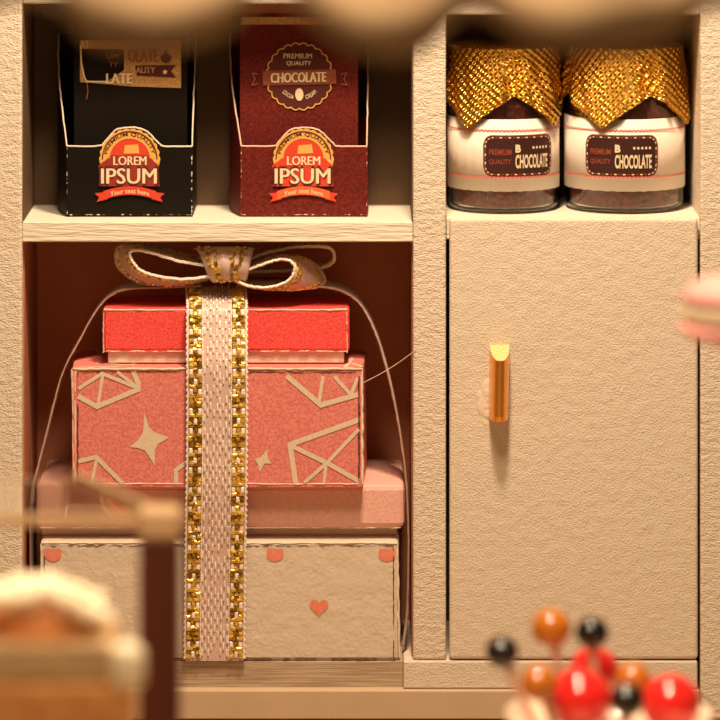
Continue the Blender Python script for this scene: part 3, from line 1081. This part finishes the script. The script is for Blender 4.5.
# knot: a pleated wrap round the middle of the bow
kn = MB()
rows = []
for i in range(21):
    t = i / 20
    a = math.pi * (t * 1.15 - 0.05)
    row_ = 262 - 17 * math.cos(a) + 2
    dd = DB + 0.16 - 0.17 * math.sin(a)
    w = 31 - 17 * t
    row = []
    for j in range(15):
        u = j / 14 * 2 - 1
        row.append(P(224 + u * w + 6 * t, row_ + 1.5 * u * u, dd + 0.05 * u * u + 0.012 * math.sin(u * 13)))
    rows.append(row)
kn.surf(rows, RIB)
k_o = kn.build('bow_knot', rib, solid=0.012, offset=0, smooth=True)
gb = MB()
for j0, j1 in ((1, 4), (3, 5), (12, 9), (10, 8)):
    gb.tube([rows[i][int(round(j0 + (j1 - j0) * i / 20))] + Vector((0, -0.012, 0)) for i in range(1, 19)], 0.009, RIB_GOLD_D, 4)
    for i in range(1, 19):
        j = j0 + (j1 - j0) * i / 20
        p = rows[i][int(round(j))]
        gb.ball(p + Vector((rnd.uniform(-.02, .02), -0.014, rnd.uniform(-.01, .01))), rnd.uniform(0.014, 0.023), RIB_GOLD if rnd.random() < 0.65 else RIB_GOLD_D, 5, 4)
gb.build('gold_thread', k_o)


def side_band(pts, w, name='side_band'):
    n = bez([P(*p) for p in pts], 8)
    mb = MB()
    mb.surf([[p + Vector((0, w * t, 0)) for p in n] for t in (0, 0.5, 1)], RIB)
    o = mb.build(name, rib, solid=0.012, offset=0, smooth=True)
    e2 = MB()
    e2.tube(jit(n, 0.003), 0.009, CUT_SHADE, 5)
    e2.build('band_edge', o)


side_band([(200, 286, .42), (165, 287.5, .38), (128, 289.5, .34), (109, 297, .34), (95, 313, .34), (77, 345, .34), (63, 372, .34), (54, 403, .34), (43, 447, .34), (33.5, 484, .34), (31, 505, .34), (30, 540, .34), (32, 600, .34), (35, 648, .34)], 0.5)
side_band([(244, 285, .42), (285, 285, .40), (322, 287, .36), (345, 293, .34), (362, 307, .34), (376, 335, .34), (388, 375, .34), (397.5, 420, .34), (405, 470, .34), (408.2, 520, .34), (408.2, 570, .34), (407, 615, .34), (404.5, 640, .34), (403, 650, .34)], 0.5)

# stray thread of glue from the coral box to the divider
tag(MB().tube(bez([P(363.6, 382.5, -0.07), P(380, 374, -0.03), P(398, 363, 0.02), P(413.2, 352, -0.003), P(416, 350.5, -0.004)], 6), 0.0035, CUT_RED, 5).build('glue_thread'),
    'thin stray thread of glue from the coral box to the divider', 'thread')

# ------------------------------------------------------------------ foreground, left: glass topped stand and cake
WOOD_DK = mat('dark_red_wood', (0.075, 0.018, 0.008), 0.35, mottle=(6, 0.3), stretch=(1, 1, 0.2))
TRIM = mat('tan_trim', (0.42, 0.28, 0.145), 0.5)
CREAM = mat('whipped_cream', (0.94, 0.82, 0.60), 0.5, sub=0.2)
SPONGE = mat('orange_sponge', (0.84, 0.43, 0.15), 0.7, mottle=(8, 0.25, (0.62, 0.24, 0.07)), bump=[(20, 0.5, 0.04)])
CARAMEL = mat('caramel_layer', (0.62, 0.42, 0.21), 0.55, mottle=(5, 0.3))
CRUST = mat('golden_crust', (0.72, 0.29, 0.08), 0.5, mottle=(5, 0.25, (0.58, 0.20, 0.06)))
THIN_GLASS = mat('sheet_glass', (1.0, 0.97, 0.90), 0.03, trans=1.0, ior=1.2)

ds = thing('glass_stand', (1.0, -8.3, 0), 'blurred glass topped stand with a dark brown post and cream rim', 'display stand')
zt = P(158, 522, -9).z
fr_, br_, bl_, fl_ = (P(160, 0, -9).x, -9.0), (P(76, 0, -7.6).x, -7.55), (-0.9, -7.55), (-0.9, -9.0)
quad = [fl_, fr_, br_, bl_]
g = MB()
g.add([(x, y, zt) for x, y in quad] + [(x, y, zt + 0.06) for x, y in quad],
      [(3, 2, 1, 0), (4, 5, 6, 7)] + [(i, (i + 1) % 4, 4 + (i + 1) % 4, 4 + i) for i in range(4)], THIN_GLASS)
g.build('glass_top', ds)
MB().box(-0.9, fr_[0] - 0.14, -9.06, -9.0, zt - 0.02, zt + 0.061, TRIM).build('front_rim', ds, bevel=0.01)
sr = MB()
dv = Vector((br_[0] - fr_[0], br_[1] - fr_[1], 0))
sr.tube([Vector((fr_[0], fr_[1], zt + 0.085)), Vector((fr_[0], fr_[1], zt + 0.085)) + dv], 0.028, TRIM, 8)
sr.build('side_rim', ds)
for x in (fr_[0], -0.75):
    p = MB().box(x - 0.155, x + 0.155, -9.13, -8.88, 0.0, zt - 0.13, WOOD_DK).build('post', ds, bevel=0.02)
    MB().box(x - 0.165, x + 0.165, -9.15, -8.86, zt - 0.125, zt + 0.12, TRIM).build('post_cap', p, bevel=0.05)

cs = thing('cake_stand', (0.35, -10.6, 0), 'pale pedestal cake stand under the blurred layer cake', 'cake stand')
ct = P(0, 800, -10).z
MB().lathe([(0.9, 0), (0.9, 0.06), (0.2, 0.15), (0.14, 0.5), (0.14, ct - 0.35), (0.5, ct - 0.12)], (0.35, -10.6, 0), CREAM, 40).build('pedestal', cs, smooth=True)
MB().lathe([(0.5, ct - 0.12), (1.25, ct - 0.06), (1.3, ct)], (0.35, -10.6, 0), CREAM, 48).build('plate', cs)

ck = thing('layer_cake', (0.4, -10.6, ct), 'blurred orange and caramel layer cake with a white cream dollop on its corner', 'cake')
x1 = P(112, 0, -11.1).x
zc0, zc1, zc2 = ct + 0.002, P(0, 684, -11.1).z, P(0, 645, -11.1).z
MB().box(-0.55, x1 + 0.12, -11.1, -10.1, zc0, zc1, SPONGE).build('sponge_layer', ck, bevel=0.05)
MB().box(-0.55, x1, -11.08, -10.12, zc1, zc2, CARAMEL).build('caramel_layer', ck, bevel=0.04)
dl = MB()
c = P(126, 667, -11.0)
NN = 20
rows = []
for t in [i / 14 for i in range(15)]:
    rr = 0.128 * (max(0, 1 - (2 * t - 1) ** 4)) ** 0.5 + 0.002
    rows.append([(c.x + rr * math.cos(2 * math.pi * j / NN) * (1 + .08 * math.cos(6 * math.pi * j / NN * 2)), c.y + rr * math.sin(2 * math.pi * j / NN) * (1 + .08 * math.cos(6 * math.pi * j / NN * 2)), c.z - 0.18 + 0.37 * t) for j in range(NN)])
dl.surf(rows, CREAM, close=True)
dl.build('cream_dollop', ck, smooth=True)

bun = thing('cream_bun', (0.25, -10.6, zc2), 'blurred golden bun with cream icing resting on the layer cake', 'bun')
bm = MB()
bc = P(40, 640, -10.6)
rows = []
for i in range(13):
    a = math.pi / 2 * i / 12
    rows.append([(bc.x + 0.52 * math.cos(a) * math.cos(2 * math.pi * j / 40), -10.6 + 0.42 * math.cos(a) * math.sin(2 * math.pi * j / 40), zc2 + 0.003 + 0.33 * math.sin(a)) for j in range(40)])
bm.surf(rows, CRUST, close=True)
bm.add(rows[0], [list(range(40))[::-1]], CRUST)
bm.build('bun_body', bun, smooth=True)
ic = MB()
arc = bez([P(-22, 604, -11.05), P(0, 597, -11.0), P(20, 600, -10.98), P(42, 592, -10.97), P(64, 599, -10.98), P(82, 610, -10.95), P(95, 615, -10.9), P(101, 619, -10.85)], 6)
ic.tube(arc, [0.055 + 0.035 * abs(math.sin(i * 0.55)) for i in range(len(arc))], CREAM, 12)
arc = bez([P(-22, 602, -10.6), P(10, 590, -10.55), P(44, 586, -10.5), P(76, 596, -10.5), P(100, 605, -10.5)], 6)
ic.tube(arc, [0.07 + 0.025 * abs(math.sin(i * 0.6)) for i in range(len(arc))], CREAM, 12)
ic.build('cream_icing', bun, smooth=True)

# ------------------------------------------------------------------ foreground, right: footed bowl of candy pops
BD = -7.0
sc = (D + BD) / D
bowl_c = P(608, 690, BD)
bw = tag(MB().lathe([(0.48, 0), (0.5, 0.05), (0.12, 0.14), (0.09, 0.5), (0.12, 0.85), (0.30, 1.08), (0.64, 1.46), (0.86, 1.84), (0.83, 1.85), (0.60, 1.49), (0.26, 1.14), (0.001, 1.08)],
                    (bowl_c.x, BD, 0), mat('cream_porcelain', (0.80, 0.62, 0.46), 0.3, coat=0.3), 56).build('footed_bowl', smooth=True),
         'cream footed bowl holding the blurred candy pops', 'bowl')
C_BLACK = mat('black_candy', (0.006, 0.004, 0.004), 0.08, coat=1.0)
C_AMBER = mat('amber_candy', (0.62, 0.19, 0.012), 0.08, trans=0.35, coat=1.0)
C_RED = mat('red_candy', (0.66, 0.018, 0.014), 0.12, coat=1.0)
STICK = mat('pop_stick', (0.62, 0.36, 0.24), 0.5)
base_pt = Vector((bowl_c.x, BD, 1.45))
for (px, py, rp, dd, m, lab) in (
        (502, 652, 17, 0.0, C_BLACK, 'black candy pop leaning furthest left out of the bowl'),
        (551, 628, 20, 0.1, C_AMBER, 'amber candy pop standing highest above the bowl'),
        (592, 633, 17, 0.1, C_BLACK, 'black candy pop standing high beside the highest amber one'),
        (539, 683, 19, -0.62, C_AMBER, 'amber candy pop low in the bowl beneath the left black one'),
        (594, 672, 26, 0.5, C_RED, 'red candy pop behind, under the high black one'),
        (580, 699, 32, -0.28, C_RED, 'large red candy pop at the front left of the bowl'),
        (633, 680, 18, 0.12, C_AMBER, 'amber candy pop at the middle right above the low black one'),
        (627, 700, 18, -0.78, C_BLACK, 'black candy pop low between the two large red ones'),
        (671, 703, 30, -0.1, C_RED, 'large red candy pop at the right of the bowl')):
    c = P(px, py, BD + dd)
    r = rp / 100 * (D + BD + dd) / D
    root = thing('candy_pop', c - Vector((0, 0, r)), lab, 'lollipop', 'candy pops in the footed bowl')
    MB().ball(c, r, m, 32, 18, (1, 1, 0.97)).build('candy', root, smooth=True)
    dirv = (base_pt + Vector(((c.x - base_pt.x) * 0.55, (c.y - base_pt.y) * 0.55, 0.0)) - c)
    MB().tube([c + dirv.normalized() * r * 0.9, c + dirv * 0.98], 0.035, STICK, 8).build('stick', root)

# ------------------------------------------------------------------ foreground, far right: macaron on a thin stand
SHELL = mat('pink_macaron_shell', (0.90, 0.42, 0.38), 0.55, bump=[(20, 0.2, 0.02)])
FILL = mat('macaron_cream', (0.90, 0.74, 0.50), 0.5)
MD = -8.0
mc = P(736, 312, MD)
R = 0.43
ms = thing('macaron_stand', (mc.x, MD, 0), 'thin metal stand carrying the pink macaron at the right edge', 'stand')
MB().lathe([(0.45, 0), (0.45, 0.05), (0.05, 0.1), (0.045, mc.z - 0.30), (0.14, mc.z - 0.268)], (mc.x, MD, 0), GOLD, 32).build('stand_post', ms)
mr = thing('macaron', (mc.x, MD, mc.z - 0.262), 'blurred pink macaron with pale cream filling at the right edge', 'macaron')
top = [(R * 0.9, 0.07), (R * 1.0, 0.10), (R * 0.98, 0.14), (R * 0.86, 0.215), (R * 0.6, 0.27), (R * 0.3, 0.295), (0.001, 0.30)]
MB().lathe(top, mc, SHELL, 48).build('shell', mr, smooth=True)
MB().lathe([(r_, -z_) for r_, z_ in [(0.14, 0.258)] + [(R * 0.9, 0.2), (R * 1.06, 0.14), (R * 1.04, 0.1), (R * 0.9, 0.07)]], mc, SHELL, 48).build('shell', mr, smooth=True)
MB().lathe([(R * 0.8, -0.075), (R * 0.98, -0.06), (R * 1.0, 0.0), (R * 0.98, 0.06), (R * 0.8, 0.075)], mc, FILL, 48).build('cream_filling', mr, smooth=True)

# ------------------------------------------------------------------ foreground, top: scalloped valance on a rod
CLOTH = mat('tan_cloth', (0.56, 0.385, 0.215), 0.8, bump=[(30, 0.2, 0.02)])
VD = -14.0
va = thing('valance', (3.6, VD, 0), 'blurred tan scalloped valance hanging across the top of the view', 'valance')
cl = MB()
edge = [(x, y + 15) for x, y in [(-260, 20), (-200, 38), (-110, 40), (-40, 20), (0, -8), (30, -12), (60, -4), (76, 16), (95, 30), (130, 36), (170, 34), (205, 28), (232, 14), (252, -6), (270, -16), (292, -8), (320, 14), (350, 34),
        (385, 44), (415, 42), (438, 26), (456, 6), (474, -2), (495, 6), (520, 24), (555, 34), (600, 36), (640, 33), (670, 26), (695, 8), (715, -6), (740, 0), (780, 25), (850, 38), (930, 20), (980, -5)]]
bt = bez([Vector((x, y, 0)) for x, y in edge], 4)
zrod = P(0, -150, VD).z
rows = []
for t in (0, 0.25, 0.5, 0.75, 1):
    row = []
    for i, p in enumerate(bt):
        q = P(p.x, p.y, VD)
        z = q.z + (zrod - q.z) * t
        row.append(Vector((q.x, VD + 0.10 * math.sin(p.x / 33.0) * (1 - 0.6 * t), z)))
    rows.append(row)
cl.surf(rows, CLOTH)
cl.build('valance_cloth', va, solid=0.04, offset=0, smooth=True)
xa, xb = rows[0][0].x - 0.3, rows[0][-1].x + 0.3
MB().tube([(xa, VD, zrod), (xb, VD, zrod)], 0.12, WOOD_DK, 12).build('rod', va)
for x in (xa, xb):
    MB().tube([(x, VD, 0), (x, VD, zrod + 0.2)], 0.13, WOOD_DK, 12).build('post', va)
